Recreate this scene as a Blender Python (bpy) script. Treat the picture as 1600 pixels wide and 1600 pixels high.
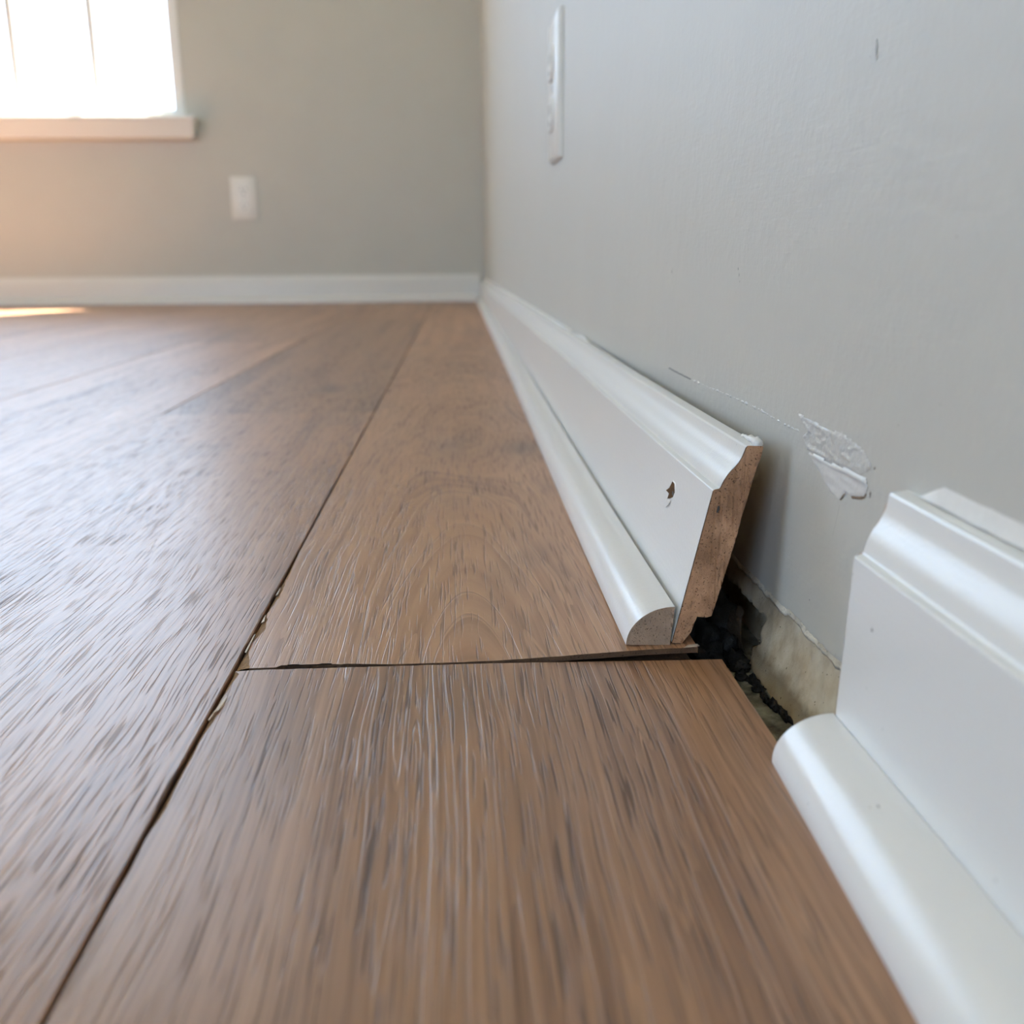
import bpy, bmesh, math, random
from mathutils import Matrix, Vector, noise
random.seed(7)
for o in list(bpy.data.objects):
    bpy.data.objects.remove(o, do_unlink=True)
sc = bpy.context.scene
COL = sc.collection

# ------------------------------------------------------------------ camera
CAM_H = 0.115
F_PX, PITCH, YAW, ROLL = 1520.0, math.radians(14.597), math.radians(3.018), math.radians(-0.423)
fw = Vector((math.sin(YAW)*math.cos(PITCH), math.cos(YAW)*math.cos(PITCH), -math.sin(PITCH)))
rt = Vector((math.cos(YAW), -math.sin(YAW), 0)); up = rt.cross(fw)
r2 = math.cos(ROLL)*rt + math.sin(ROLL)*up
u2 = -math.sin(ROLL)*rt + math.cos(ROLL)*up
cam = bpy.data.cameras.new('camera'); camo = bpy.data.objects.new('camera', cam); COL.objects.link(camo)
M = Matrix(((r2.x, u2.x, -fw.x, 0), (r2.y, u2.y, -fw.y, 0), (r2.z, u2.z, -fw.z, CAM_H), (0, 0, 0, 1)))
camo.matrix_world = M
cam.sensor_width = 36; cam.sensor_fit = 'HORIZONTAL'; cam.lens = F_PX/1600*36
cam.clip_start = 0.005; cam.clip_end = 200
cam.dof.use_dof = True; cam.dof.focus_distance = 0.305; cam.dof.aperture_fstop = 14.0
sc.camera = camo

# ------------------------------------------------------------------ light
w = bpy.data.worlds.new('sky'); sc.world = w; w.use_nodes = True
bg = w.node_tree.nodes['Background']
bg.inputs[0].default_value = (0.57, 0.755, 1.0, 1); bg.inputs[1].default_value = 8.6
sun = bpy.data.lights.new('sun', 'SUN'); suno = bpy.data.objects.new('sun', sun); COL.objects.link(suno)
sun.energy = 72; sun.color = (1.0, 0.94, 0.80); sun.angle = math.radians(0.6)
suno.location = (0, 6, 8)
suno.rotation_euler = Vector((-0.118, -0.245, -0.49)).to_track_quat('-Z', 'Y').to_euler()

def portal(name, loc, rot, sx, sy):
    l = bpy.data.lights.new(name, 'AREA'); l.shape = 'RECTANGLE'; l.size = sx; l.size_y = sy
    l.cycles.is_portal = True
    o = bpy.data.objects.new(name, l); COL.objects.link(o); o.location = loc; o.rotation_euler = rot
    return o
portal('sky_portal', (-1.36, 2.93, 1.28), (math.radians(-90), 0, 0), 1.3, 1.6)
portal('sky_portal', (-1.80, -2.72, 1.05), (math.radians(90), 0, 0), 1.3, 2.1)
portal('sky_portal', (-3.72, -0.95, 1.325), (0, math.radians(-90), 0), 1.55, 1.5)
vs = sc.view_settings
vs.view_transform = 'Standard'; vs.look = 'None'; vs.gamma = 1.0; vs.use_curve_mapping = False
vs.exposure = -0.02
sc.cycles.use_denoising = True
sc.cycles.max_bounces = 8; sc.cycles.diffuse_bounces = 6; sc.cycles.glossy_bounces = 3
sc.cycles.use_adaptive_sampling = True; sc.cycles.adaptive_threshold = 0.05; sc.cycles.adaptive_min_samples = 20; sc.cycles.sample_clamp_indirect = 8.0
sc.cycles.caustics_reflective = False; sc.cycles.caustics_refractive = False

# ------------------------------------------------------------------ helpers
def tag(o, label=None, cat=None, group=None, kind=None):
    if label: o['label'] = label
    if cat: o['category'] = cat
    if group: o['group'] = group
    if kind: o['kind'] = kind
    return o
def empty(name, loc=(0, 0, 0), rz=0):
    o = bpy.data.objects.new(name, None); COL.objects.link(o); o.location = loc; o.rotation_euler = (0, 0, rz)
    o.empty_display_size = 0.02
    return o
def mesh(name, verts, faces, mats, parent=None, smooth=False, fmat=None, autosmooth=None):
    me = bpy.data.meshes.new(name); me.from_pydata([tuple(v) for v in verts], [], faces)
    if not isinstance(mats, (list, tuple)): mats = [mats]
    for m in mats: me.materials.append(m)
    if fmat:
        for p, i in zip(me.polygons, fmat): p.material_index = i
    bm = bmesh.new(); bm.from_mesh(me); bmesh.ops.recalc_face_normals(bm, faces=bm.faces); bm.to_mesh(me); bm.free()
    if smooth:
        me.shade_smooth()
        if autosmooth: me.set_sharp_from_angle(angle=math.radians(autosmooth))
    o = bpy.data.objects.new(name, me); COL.objects.link(o)
    if parent: o.parent = parent
    return o
def open_grid(name, rows, mat, parent=None, smooth=True):
    """rows: list of equally long point lists -> open sheet"""
    n = len(rows[0]); V = [p for r in rows for p in r]
    Fc = [(i*n+j, i*n+j+1, (i+1)*n+j+1, (i+1)*n+j) for i in range(len(rows)-1) for j in range(n-1)]
    return mesh(name, V, Fc, mat, parent, smooth)
class BM:
    def __init__(s): s.v = []; s.f = []
    def box(s, a, b):
        x0, y0, z0 = a; x1, y1, z1 = b; n = len(s.v)
        s.v += [(x0,y0,z0),(x1,y0,z0),(x1,y1,z0),(x0,y1,z0),(x0,y0,z1),(x1,y0,z1),(x1,y1,z1),(x0,y1,z1)]
        s.f += [tuple(n+i for i in q) for q in ((0,3,2,1),(4,5,6,7),(0,1,5,4),(1,2,6,5),(2,3,7,6),(3,0,4,7))]
        return s
    def build(s, name, mat, parent=None, bevel=0):
        o = mesh(name, s.v, s.f, mat, parent)
        if bevel:
            bm = bmesh.new(); bm.from_mesh(o.data)
            bmesh.ops.bevel(bm, geom=list(bm.edges), offset=bevel, segments=2, affect='EDGES', profile=0.6)
            bm.to_mesh(o.data); bm.free(); o.data.shade_smooth(); o.data.set_sharp_from_angle(angle=math.radians(40))
        return o
def nz(*a, s=1.0):
    return noise.noise(Vector(a)*s)
def sstep(a, b, x):
    t = min(1, max(0, (x-a)/(b-a))); return t*t*(3-2*t)

# ------------------------------------------------------------------ materials
class NT:
    def __init__(s, name):
        s.m = bpy.data.materials.new(name); s.m.use_nodes = True; s.t = s.m.node_tree; s.b = s.t.nodes['Principled BSDF']
    def n(s, typ, **kw):
        nd = s.t.nodes.new(typ)
        for k, v in kw.items(): setattr(nd, k, v)
        return nd
    def link(s, a, b): s.t.links.new(a, b)
    def put(s, sock, v):
        if isinstance(v, bpy.types.NodeSocket): s.link(v, sock)
        elif v is not None: sock.default_value = v
    def math(s, op, a, b=None, c=None, clamp=False):
        nd = s.n('ShaderNodeMath', operation=op, use_clamp=clamp)
        s.put(nd.inputs[0], a); s.put(nd.inputs[1], b); s.put(nd.inputs[2], c)
        return nd.outputs[0]
    def comb(s, x, y, z):
        nd = s.n('ShaderNodeCombineXYZ'); s.put(nd.inputs[0], x); s.put(nd.inputs[1], y); s.put(nd.inputs[2], z); return nd.outputs[0]
    def noise(s, vec, scale=1, detail=2, rough=0.5, dist=0.0):
        nd = s.n('ShaderNodeTexNoise'); s.link(vec, nd.inputs['Vector']); nd.inputs['Scale'].default_value = scale
        nd.inputs['Detail'].default_value = detail; nd.inputs['Roughness'].default_value = rough; nd.inputs['Distortion'].default_value = dist
        return nd.outputs['Fac']
    def ramp(s, fac, stops):
        nd = s.n('ShaderNodeValToRGB'); s.link(fac, nd.inputs[0]); e = nd.color_ramp.elements
        while len(e) < len(stops): e.new(0.5)
        for el, (p, c) in zip(e, stops):
            el.position = p; el.color = (c, c, c, 1) if not isinstance(c, tuple) else c + (1,)
        return nd.outputs[0]
    def mix(s, fac, a, b, mode='MIX'):
        nd = s.n('ShaderNodeMix', data_type='RGBA', blend_type=mode)
        s.put(nd.inputs[0], fac)
        for k, v in ((6, a), (7, b)):
            if isinstance(v, tuple): nd.inputs[k].default_value = v + (1,)
            else: s.link(v, nd.inputs[k])
        return nd.outputs[2]
    def bump(s, h, dist, strength=1.0, prev=None):
        nd = s.n('ShaderNodeBump'); s.link(h, nd.inputs['Height']); nd.inputs['Distance'].default_value = dist
        nd.inputs['Strength'].default_value = strength
        if prev: s.link(prev, nd.inputs['Normal'])
        return nd.outputs[0]
    def pos(s): return s.n('ShaderNodeNewGeometry').outputs['Position']
    def objc(s): return s.n('ShaderNodeTexCoord').outputs['Object']
    def sep(s, v):
        nd = s.n('ShaderNodeSeparateXYZ'); s.link(v, nd.inputs[0]); return nd.outputs
    def setb(s, **kw):
        names = dict(col='Base Color', rough='Roughness', normal='Normal', spec='Specular IOR Level', coat='Coat Weight', coatr='Coat Roughness', sss='Subsurface Weight')
        for k, v in kw.items():
            sk = s.b.inputs[names[k]]
            if isinstance(v, tuple): sk.default_value = v + (1,)
            else: s.put(sk, v)
        return s.m

def wall_paint(name, col):
    t = NT(name); P = t.pos()
    n1 = t.noise(P, 330, 3, 0.55); n2 = t.noise(P, 90, 3, 0.5); n3 = t.noise(P, 12, 2, 0.5)
    h = t.math('ADD', t.math('MULTIPLY', n1, 0.5), n2)
    x, y, z = t.sep(P)
    streak = t.noise(t.comb(t.math('MULTIPLY', x, 60), t.math('MULTIPLY', y, 60), t.math('MULTIPLY', z, 900)), 1, 2, 0.5)
    h = t.math('ADD', h, t.math('MULTIPLY', streak, 0.16))
    spk = t.ramp(t.noise(P, 520, 1, 0.5), [(0.0, 0.0), (0.165, 0.0), (0.18, 1.0), (1.0, 1.0)])
    c = t.mix(n3, tuple(v*0.97 for v in col), tuple(min(1, v*1.03) for v in col))
    c = t.mix(spk, tuple(v*0.72 for v in col), c)
    return t.setb(col=c, rough=0.5, spec=0.4, normal=t.bump(h, 0.0008, 0.4))
def white_paint(name, col, rough=0.3, sc_=900, bstr=0.25):
    t = NT(name); P = t.pos(); x, y, z = t.sep(P)
    n1 = t.noise(P, sc_, 2, 0.5)
    n2 = t.noise(t.comb(t.math('MULTIPLY', x, 500), t.math('MULTIPLY', y, 25), t.math('MULTIPLY', z, 500)), 1, 3, 0.5)
    h = t.math('ADD', n1, n2)
    sp = t.ramp(t.noise(P, 420, 1, 0.4), [(0.0, 0.0), (0.17, 0.0), (0.19, 1.0), (1.0, 1.0)])
    c = t.mix(sp, tuple(v*0.75 for v in col), tuple(col))
    return t.setb(col=c, rough=rough, spec=0.5, normal=t.bump(h, 0.0002, bstr))
def plain(name, col, rough=0.6, sc_=200, amp=0.12, bd=0.0003, bs=0.4, spec=0.5):
    t = NT(name); P = t.pos(); n1 = t.noise(P, sc_, 4, 0.6)
    c = t.mix(n1, tuple(v*(1-amp*2) for v in col), tuple(min(1, v*(1+amp*2)) for v in col))
    return t.setb(col=c, rough=rough, spec=spec, normal=t.bump(n1, bd, bs))
def mdf(name, a, b):
    t = NT(name); P = t.pos()
    n1 = t.noise(P, 700, 4, 0.65); n2 = t.noise(P, 90, 3, 0.5); n3 = t.noise(P, 1900, 2, 0.6)
    c = t.mix(n1, a, b); c = t.mix(t.ramp(n2, [(0.35, 0.0), (0.65, 0.75)]), c, tuple(v*0.6 for v in a))
    pit = t.ramp(n3, [(0.0, 0.0), (0.30, 0.0), (0.38, 1.0), (1.0, 1.0)])
    c = t.mix(pit, tuple(v*0.25 for v in a), c)
    return t.setb(col=c, rough=0.85, spec=0.2, normal=t.bump(t.math('ADD', n1, t.math('MULTIPLY', pit, 0.4)), 0.0006, 0.8))

DARK, MID, LITE = (0.200, 0.094, 0.048), (0.365, 0.190, 0.104), (0.520, 0.295, 0.172)
def wood(name, seed=None, knots=(), tint=1.0, arch=None):
    t = NT(name); P = t.pos(); x, y, z = t.sep(P)
    if seed is None:
        s = t.math('MULTIPLY', t.n('ShaderNodeObjectInfo').outputs['Random'], 61.0)
        vv = t.math('MULTIPLY_ADD', t.n('ShaderNodeObjectInfo').outputs['Random'], 0.22, 0.89)
    else:
        s = t.math('ADD', seed, 0.0); vv = t.math('ADD', tint, 0.0)
    # grain field: straight lines along y, bent by a slow wander and wrapped round the knots
    wander = t.noise(t.comb(t.math('MULTIPLY', x, 6), t.math('MULTIPLY', y, 2.4), s), 1, 3, 0.5)
    u = t.math('ADD', x, t.math('MULTIPLY', t.math('SUBTRACT', wander, 0.5), 0.035))
    if arch:        # cathedral figure: nested arches pointing away along +y
        ax, ay, ak = arch
        r_ = t.math('MULTIPLY', t.math('SUBTRACT', y, ay), ak); xa_ = t.math('SUBTRACT', u, ax)
        u = t.math('SQRT', t.math('ADD', t.math('MULTIPLY', xa_, xa_), t.math('MULTIPLY', r_, r_)))
    for (kx, ky, sx, sy, amp) in knots:
        dx = t.math('DIVIDE', t.math('SUBTRACT', x, kx), sx); dy = t.math('DIVIDE', t.math('SUBTRACT', y, ky), sy)
        d2 = t.math('ADD', t.math('MULTIPLY', dx, dx), t.math('MULTIPLY', dy, dy))
        g = t.math('MULTIPLY', t.math('POWER', 2.718, t.math('MULTIPLY', d2, -1.0)), amp)
        u = t.math('ADD', u, g)
    broad = t.noise(t.comb(t.math('MULTIPLY', u, 42), t.math('MULTIPLY', y, 1.4), s), 1, 2, 0.55)
    lines = t.noise(t.comb(t.math('MULTIPLY', u, 130), t.math('MULTIPLY', y, 2.4), s), 1, 1, 0.5)
    xp = t.math('ADD', x, t.math('MULTIPLY', wander, 0.02))
    pores = t.noise(t.comb(t.math('MULTIPLY', xp, 1500), t.math('MULTIPLY', y, 38), s), 1, 1, 0.5)
    fine = t.noise(t.comb(t.math('MULTIPLY', u, 650), t.math('MULTIPLY', y, 7), s), 1, 3, 0.65)
    blot = t.noise(t.comb(t.math('MULTIPLY', x, 26), t.math('MULTIPLY', y, 9), s), 1, 3, 0.55)
    saw = t.math('FRACT', t.math('MULTIPLY', lines, 11.0))
    f = t.math('ADD', t.math('MULTIPLY', broad, 0.42), t.math('MULTIPLY', saw, 0.17 if arch else 0.09))
    f = t.math('ADD', f, t.math('MULTIPLY', fine, 0.53))
    c = t.ramp(f, [(0.39, DARK), (0.50, MID), (0.58, tuple(0.5*(a+b) for a, b in zip(MID, LITE))), (0.68, LITE)])
    warm = t.ramp(blot, [(0.38, 0.0), (0.68, 1.0)])
    c = t.mix(t.math('MULTIPLY', warm, 0.34), c, (0.38, 0.19, 0.085))
    cool = t.ramp(blot, [(0.30, 1.0), (0.45, 0.0)])
    c = t.mix(t.math('MULTIPLY', cool, 0.30), c, (0.150, 0.090, 0.062))
    band = t.ramp(broad, [(0.38, 1.0), (0.62, 0.45)])          # pores crowd the darker bands
    pm = t.math('MULTIPLY', t.ramp(pores, [(0.35, 1.0), (0.42, 0.0)]), band)
    ring = t.math('MULTIPLY', t.ramp(t.math('ABSOLUTE', t.math('SUBTRACT', saw, 0.90)), [(0.0, 1.0), (0.055, 0.0)]), t.ramp(fine, [(0.42, 0.0), (0.56, 1.0)]))
    c = t.mix(t.math('MULTIPLY', pm, 0.80), c, tuple(v*0.40 for v in DARK))
    c = t.mix(t.math('MULTIPLY', ring, 0.55), c, tuple(v*0.55 for v in DARK))
    for (kx, ky, sx, sy, amp) in knots:
        dx = t.math('DIVIDE', t.math('SUBTRACT', x, kx), abs(sx)*0.55); dy = t.math('DIVIDE', t.math('SUBTRACT', y, ky), sy*0.5)
        d2 = t.math('ADD', t.math('MULTIPLY', dx, dx), t.math('MULTIPLY', dy, dy))
        g = t.math('MULTIPLY', t.math('POWER', 2.718, t.math('MULTIPLY', d2, -1.0)), 0.62 if amp < 0 else 0.12)
        c = t.mix(g, c, (0.105, 0.062, 0.046))
        if amp > 0:     # growth rings round the knot
            rr = t.math('ADD', t.math('MULTIPLY', t.math('SQRT', d2), 2.1), t.math('MULTIPLY', blot, 2.2))
            rg = t.math('MULTIPLY', t.math('FRACT', rr), t.math('POWER', 2.718, t.math('MULTIPLY', d2, -0.16)))
            c = t.mix(t.math('MULTIPLY', rg, 0.42), c, tuple(v*0.75 for v in DARK))
    hsv = t.n('ShaderNodeHueSaturation'); t.link(c, hsv.inputs['Color']); t.link(vv, hsv.inputs['Value'])
    h = t.math('SUBTRACT', 1.0, t.math('ADD', t.math('MULTIPLY', ring, 0.75), t.math('MULTIPLY', pm, 0.85)))
    h = t.math('ADD', h, t.math('MULTIPLY', broad, 0.45))
    rough = t.math('ADD', 0.36, t.math('MULTIPLY', pm, 0.2))
    return t.setb(col=hsv.outputs[0], rough=rough, spec=0.85, normal=t.bump(h, 0.00020, 0.55))

PAINT = wall_paint('wall_paint', (0.58, 0.572, 0.535))
CEIL = plain('ceiling_paint', (0.82, 0.79, 0.71), 0.9, 60, 0.02, 0.0005, 0.2)
WHITE = white_paint('white_semi_gloss', (0.765, 0.763, 0.755), 0.26)
CREAM = white_paint('cream_semi_gloss', (0.775, 0.765, 0.765), 0.22, 700, 0.22)
VINYL = plain('white_vinyl', (0.82, 0.83, 0.83), 0.35, 100, 0.01, 0.0001, 0.1)
PLASTIC = plain('white_plastic', (0.80, 0.79, 0.76), 0.3, 100, 0.01, 0.0001, 0.05)
SLOT = plain('dark_slot', (0.06, 0.055, 0.05), 0.6, 100, 0.05)
METAL = plain('painted_screw', (0.55, 0.54, 0.52), 0.35, 300, 0.03)
MDF = mdf('broken_fibreboard', (0.42, 0.225, 0.125), (0.66, 0.395, 0.24))
MDF2 = mdf('cut_fibreboard', (0.37, 0.265, 0.190), (0.50, 0.375, 0.285))
CORE = mdf('plank_core', (0.11, 0.062, 0.036), (0.21, 0.125, 0.075))
WORN = mdf('worn_edge', (0.33, 0.20, 0.11), (0.50, 0.33, 0.20))
FLAKE = plain('torn_wear_layer', (0.60, 0.50, 0.40), 0.6, 900, 0.12)
PAPER = mdf('torn_paper', (0.74, 0.67, 0.55), (0.88, 0.83, 0.74))
BLACK = plain('black_debris_and_shade', (0.010, 0.009, 0.008), 0.55, 700, 0.4, 0.0008, 0.8)
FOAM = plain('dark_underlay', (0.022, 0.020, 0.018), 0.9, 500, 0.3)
CAULK = plain('white_caulk', (0.80, 0.79, 0.77), 0.32, 600, 0.03, 0.0003, 0.5)
SCRAPE = plain('scraped_glossy_paint', (0.63, 0.625, 0.60), 0.30, 420, 0.05, 0.0007, 0.8)
PRIMER = plain('bare_white_primer', (0.72, 0.71, 0.69), 0.45, 500, 0.04, 0.0003, 0.5)
BROWNBIT = plain('brown_paper_bits', (0.24, 0.17, 0.11), 0.9, 900, 0.3)
SCUFF = plain('grey_scuff', (0.20, 0.20, 0.20), 0.7, 900, 0.2)
HOLEB = mdf('splintered_hole', (0.12, 0.055, 0.02), (0.36, 0.20, 0.08))
LAWN = plain('dry_lawn', (0.235, 0.225, 0.115), 0.95, 20, 0.1)

def bare_mat():
    t = NT('bare_plasterboard'); P = t.pos()
    n1 = t.noise(P, 60, 4, 0.6); n2 = t.noise(P, 420, 3, 0.6); n3 = t.noise(P, 900, 1, 0.5)
    c = t.ramp(n1, [(0.3, (0.36, 0.26, 0.16)), (0.5, (0.54, 0.45, 0.33)), (0.7, (0.67, 0.60, 0.48))])
    x, y, z = t.sep(P)
    crack = t.math('ABSOLUTE', t.math('SUBTRACT', t.math('ADD', z, t.math('MULTIPLY', t.noise(P, 120, 3, 0.6), 0.006)), -0.004))
    c = t.mix(t.ramp(crack, [(0.0, 0.55), (0.0006, 0.0)]), c, (0.16, 0.11, 0.06))
    c = t.mix(t.ramp(n3, [(0.0, 1.0), (0.235, 1.0), (0.26, 0.0)]), c, (0.10, 0.075, 0.05))
    return t.setb(col=c, rough=0.9, spec=0.2, normal=t.bump(t.math('ADD', n1, n2), 0.0006, 0.6))
BARE = bare_mat()
def slab_mat():
    t = NT('dusty_slab'); P = t.pos(); n1 = t.noise(P, 130, 5, 0.65); n2 = t.noise(P, 30, 3, 0.6)
    c = t.ramp(n1, [(0.3, (0.06, 0.062, 0.050)), (0.5, (0.25, 0.26, 0.21)), (0.7, (0.42, 0.42, 0.35))])
    c = t.mix(t.ramp(n2, [(0.42, 0.0), (0.6, 1.0)]), c, (0.10, 0.07, 0.05))
    return t.setb(col=c, rough=0.9, normal=t.bump(n1, 0.0015, 0.8))
SLAB = slab_mat()
def glass_mat():
    t = NT('window_glass'); out = t.t.nodes['Material Output']
    tr = t.n('ShaderNodeBsdfTransparent'); gl = t.n('ShaderNodeBsdfGlossy'); gl.inputs['Roughness'].default_value = 0.02
    fr = t.n('ShaderNodeFresnel'); bf = t.n('ShaderNodeNewGeometry').outputs['Backfacing']
    t.link(t.math('MULTIPLY_ADD', bf, 1/1.45-1.45, 1.45), fr.inputs[0])     # same thin-pane reflection from both faces
    mx = t.n('ShaderNodeMixShader'); t.link(fr.outputs[0], mx.inputs[0]); t.link(tr.outputs[0], mx.inputs[1]); t.link(gl.outputs[0], mx.inputs[2])
    t.link(mx.outputs[0], out.inputs[0]); return t.m
GLASS = glass_mat()
def film_mat():
    t = NT('dirty_clear_film'); t.setb(col=(0.09, 0.06, 0.04), rough=0.25)
    t.b.inputs['Alpha'].default_value = 0.5; return t.m
FILM = film_mat()

WOOD = wood('oak_laminate')
WOOD_LOW = wood('oak_laminate_near', 3.7, (), 0.86)
WOOD_UP = wood('oak_laminate_knot', 11.3, ((0.006, 0.640, 0.020, 0.09, 0.050), (0.038, 0.600, 0.026, 0.055, -0.015)), 1.0, (0.004, -0.12, 0.062))
WOOD_L2 = wood('oak_laminate_left', 23.9, (), 1.02)
WOOD_L3 = wood('oak_laminate_far', 31.2, ((-0.12, 0.90, 0.03, 0.05, -0.03),), 0.80)
WOOD_F1 = wood('oak_laminate_light', 41.7, (), 1.15)

# ------------------------------------------------------------------ room shell
Z_SLAB = -0.012; YB = 2.811; YF = -2.6; XL = -3.6; ZC = 2.44
def xw(Y): return 0.0725 + 0.0255*math.exp(-max(Y-0.2, 0)/1.15)

floor = BM().box((XL-0.1, YF-0.1, Z_SLAB-0.1), (0.25, YB+0.1, Z_SLAB)).build('floor', SLAB)
tag(floor, 'brown oak laminate plank floor over a dusty grey slab', 'floor', kind='structure')
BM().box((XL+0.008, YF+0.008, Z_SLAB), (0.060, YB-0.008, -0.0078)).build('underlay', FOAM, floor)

ceiling = BM().box((XL-0.1, YF-0.1, ZC), (0.25, YB+0.1, ZC+0.1)).build('ceiling', CEIL)
tag(ceiling, 'flat white painted ceiling of the room', 'ceiling', kind='structure')
# back wall with the window opening
WX0, WX1, WZ0, WZ1 = -2.005, -0.712, 0.488, 2.07
b = BM()
b.box((XL-0.1, YB, Z_SLAB), (WX0, YB+0.12, ZC)); b.box((WX1, YB, Z_SLAB), (0.25, YB+0.12, ZC))
b.box((WX0, YB, Z_SLAB), (WX1, YB+0.12, WZ0)); b.box((WX0, YB, WZ1), (WX1, YB+0.12, ZC))
tag(b.build('wall_back', PAINT), 'grey-green painted back wall with the bright window', 'wall', kind='structure')
# left wall with an opening for the added fill window (outside the picture)
LY0, LY1, LZ0, LZ1 = -1.70, -0.20, 0.55, 2.10
b = BM()
b.box((XL-0.1, YF, Z_SLAB), (XL, LY0, ZC)); b.box((XL-0.1, LY1, Z_SLAB), (XL, YB, ZC))
b.box((XL-0.1, LY0, Z_SLAB), (XL, LY1, LZ0)); b.box((XL-0.1, LY0, LZ1), (XL, LY1, ZC))
tag(b.build('wall_left', PAINT), 'grey painted wall on the left of the room', 'wall', kind='structure')
# wall behind the camera with an opening for the added glazed door
DX0, DX1, DZ1 = -2.45, -1.15, 2.10
b = BM()
b.box((XL-0.1, YF-0.1, Z_SLAB), (DX0, YF, ZC)); b.box((DX1, YF-0.1, Z_SLAB), (0.25, YF, ZC)); b.box((DX0, YF-0.1, DZ1), (DX1, YF, ZC))
tag(b.build('wall_front', PAINT), 'grey painted wall behind the camera', 'wall', kind='structure')

# right wall: a slightly bowed painted board whose lower edge is torn above the floor gap
ys = [YF, -2, -1.2, -0.5, -0.1, 0.06]
y = 0.1
while y < 0.52: ys.append(y); y += 0.0012
ys += [0.56, 0.6, 0.66, 0.72, 0.8, 0.9, 1.0, 1.15, 1.3, 1.5, 1.75, 2.0, 2.3, 2.6, YB]
def torn(Y):
    if Y < 0.08 or Y > 0.53: return 0.012
    return 0.0122 + 0.0011*nz(Y*90, 1.3, 0) + 0.0006*nz(Y*420, 7.1, 0)
zs = [0.0, 0.2, 0.35, 0.6, 1.0, 1.6, 2.0, ZC]
V, Fc = [], []
for Y in ys:
    V.append((xw(Y)+0.0016, Y, torn(Y)+0.0003))
    V.append((xw(Y), Y, torn(Y)))
    for z in zs[1:]: V.append((xw(Y), Y, z))
    V.append((0.2, Y, ZC)); V.append((0.2, Y, torn(Y)+0.0003))
n = len(zs)+3
for i in range(len(ys)-1):
    for j in range(n):
        Fc.append((i*n+j, i*n+(j+1) % n, (i+1)*n+(j+1) % n, (i+1)*n+j))
wall_right = mesh('wall_right', V, Fc, PAINT, smooth=True, autosmooth=35)
tag(wall_right, 'pale blue-grey painted wall on the right with a torn lower edge', 'wall', kind='structure')
# bare strip below the torn edge
rows = []
Ys_ = [0.05+0.01*k for k in range(15)]+[0.2+0.0011*k for k in range(137)]+[0.355+0.012*k for k in range(19)]
for Y in Ys_:
    r = []
    for j in range(27):
        z = Z_SLAB + j*0.0011*12/13
        lean = 0.0080*(1-j/26)**1.3
        hole = 0.010*sstep(0.287, 0.2895, Y + 0.007*nz(z*190, Y*60, 3) + 0.003*nz(z*700, Y*500, 8)) * sstep(0.0035, 0.0005, z + 0.002*nz(Y*240, 1, 6))
        r.append((xw(Y)+0.0024 - lean + 0.0006*nz(Y*140, z*140, 5) + hole, Y, z))
    rows.append(r)
open_grid('bare_plasterboard', rows, BARE, wall_right)
# torn paper lip along the edge
V, Fc = [], []
k = 0; Y = 0.195
while Y < 0.36:
    t0 = torn(Y); wd = 0.0011 + 0.0012*max(0, nz(Y*170, 3.3, 2)+0.35); lift_ = 0.0004 + 0.0009*max(0, nz(Y*230, 8, 1)+0.2)
    V += [(xw(Y)-0.0001, Y, t0+0.0006), (xw(Y)-lift_, Y, t0-wd*0.3), (xw(Y)-lift_*0.6, Y, t0-wd), (xw(Y)+0.0012, Y, t0-wd*0.6)]
    k += 1; Y += 0.0008
for i in range(k-1):
    for j in range(3): Fc.append((i*4+j, i*4+j+1, i*4+4+j+1, i*4+4+j))
mesh('torn_paper_edge', V, Fc, PAPER, wall_right, smooth=True)

# relief patches on the right wall (Y, z) in millimetres
def inside(pt, poly):
    c = False; n = len(poly); j = n-1
    for i in range(n):
        if ((poly[i][1] > pt[1]) != (poly[j][1] > pt[1])) and pt[0] < (poly[j][0]-poly[i][0])*(pt[1]-poly[i][1])/(poly[j][1]-poly[i][1]+1e-12)+poly[i][0]: c = not c
        j = i
    return c
def edge_d(pt, poly):
    best = 1e9; n = len(poly)
    for i in range(n):
        a, b_ = Vector(poly[i]), Vector(poly[(i+1) % n]); q = Vector(pt); ab = b_-a
        tt = max(0, min(1, (q-a).dot(ab)/max(ab.dot(ab), 1e-12))); best = min(best, (a+ab*tt-q).length)
    return best
def relief(name, poly, mat, hfun, step=0.45):
    y0 = min(p[0] for p in poly); y1 = max(p[0] for p in poly); z0 = min(p[1] for p in poly); z1 = max(p[1] for p in poly)
    ny = int((y1-y0)/step)+2; nz_ = int((z1-z0)/step)+2; idx = {}; V = []; Fc = []
    for i in range(ny):
        for j in range(nz_):
            p = (y0+i*step, z0+j*step)
            if inside(p, poly):
                d = edge_d(p, poly); h = 0.03 + min(1, d/0.9)*hfun(p[0], p[1], d)
                idx[i, j] = len(V); V.append((xw(p[0]/1000)-h/1000, p[0]/1000, p[1]/1000))
    for i in range(ny):
        for j in range(nz_):
            q = [(i, j), (i+1, j), (i+1, j+1), (i, j+1)]
            if all(k in idx for k in q): Fc.append(tuple(idx[k] for k in q))
    return mesh(name, V, Fc, mat, wall_right, smooth=True)
scr = [(273.2,72.4),(264.1,71.5),(255.3,71.3),(247.8,71.0),(240.1,71.8),(234.0,70.9),(226.8,69.8),(220.9,66.9),(223.7,64.6),(228.2,62.7),(236.9,63.0),(246.1,62.3),(256.2,62.6),(262.4,62.4),(265.6,64.8),(266.8,66.0),(263.4,67.9),(269.4,70.0)]
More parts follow.
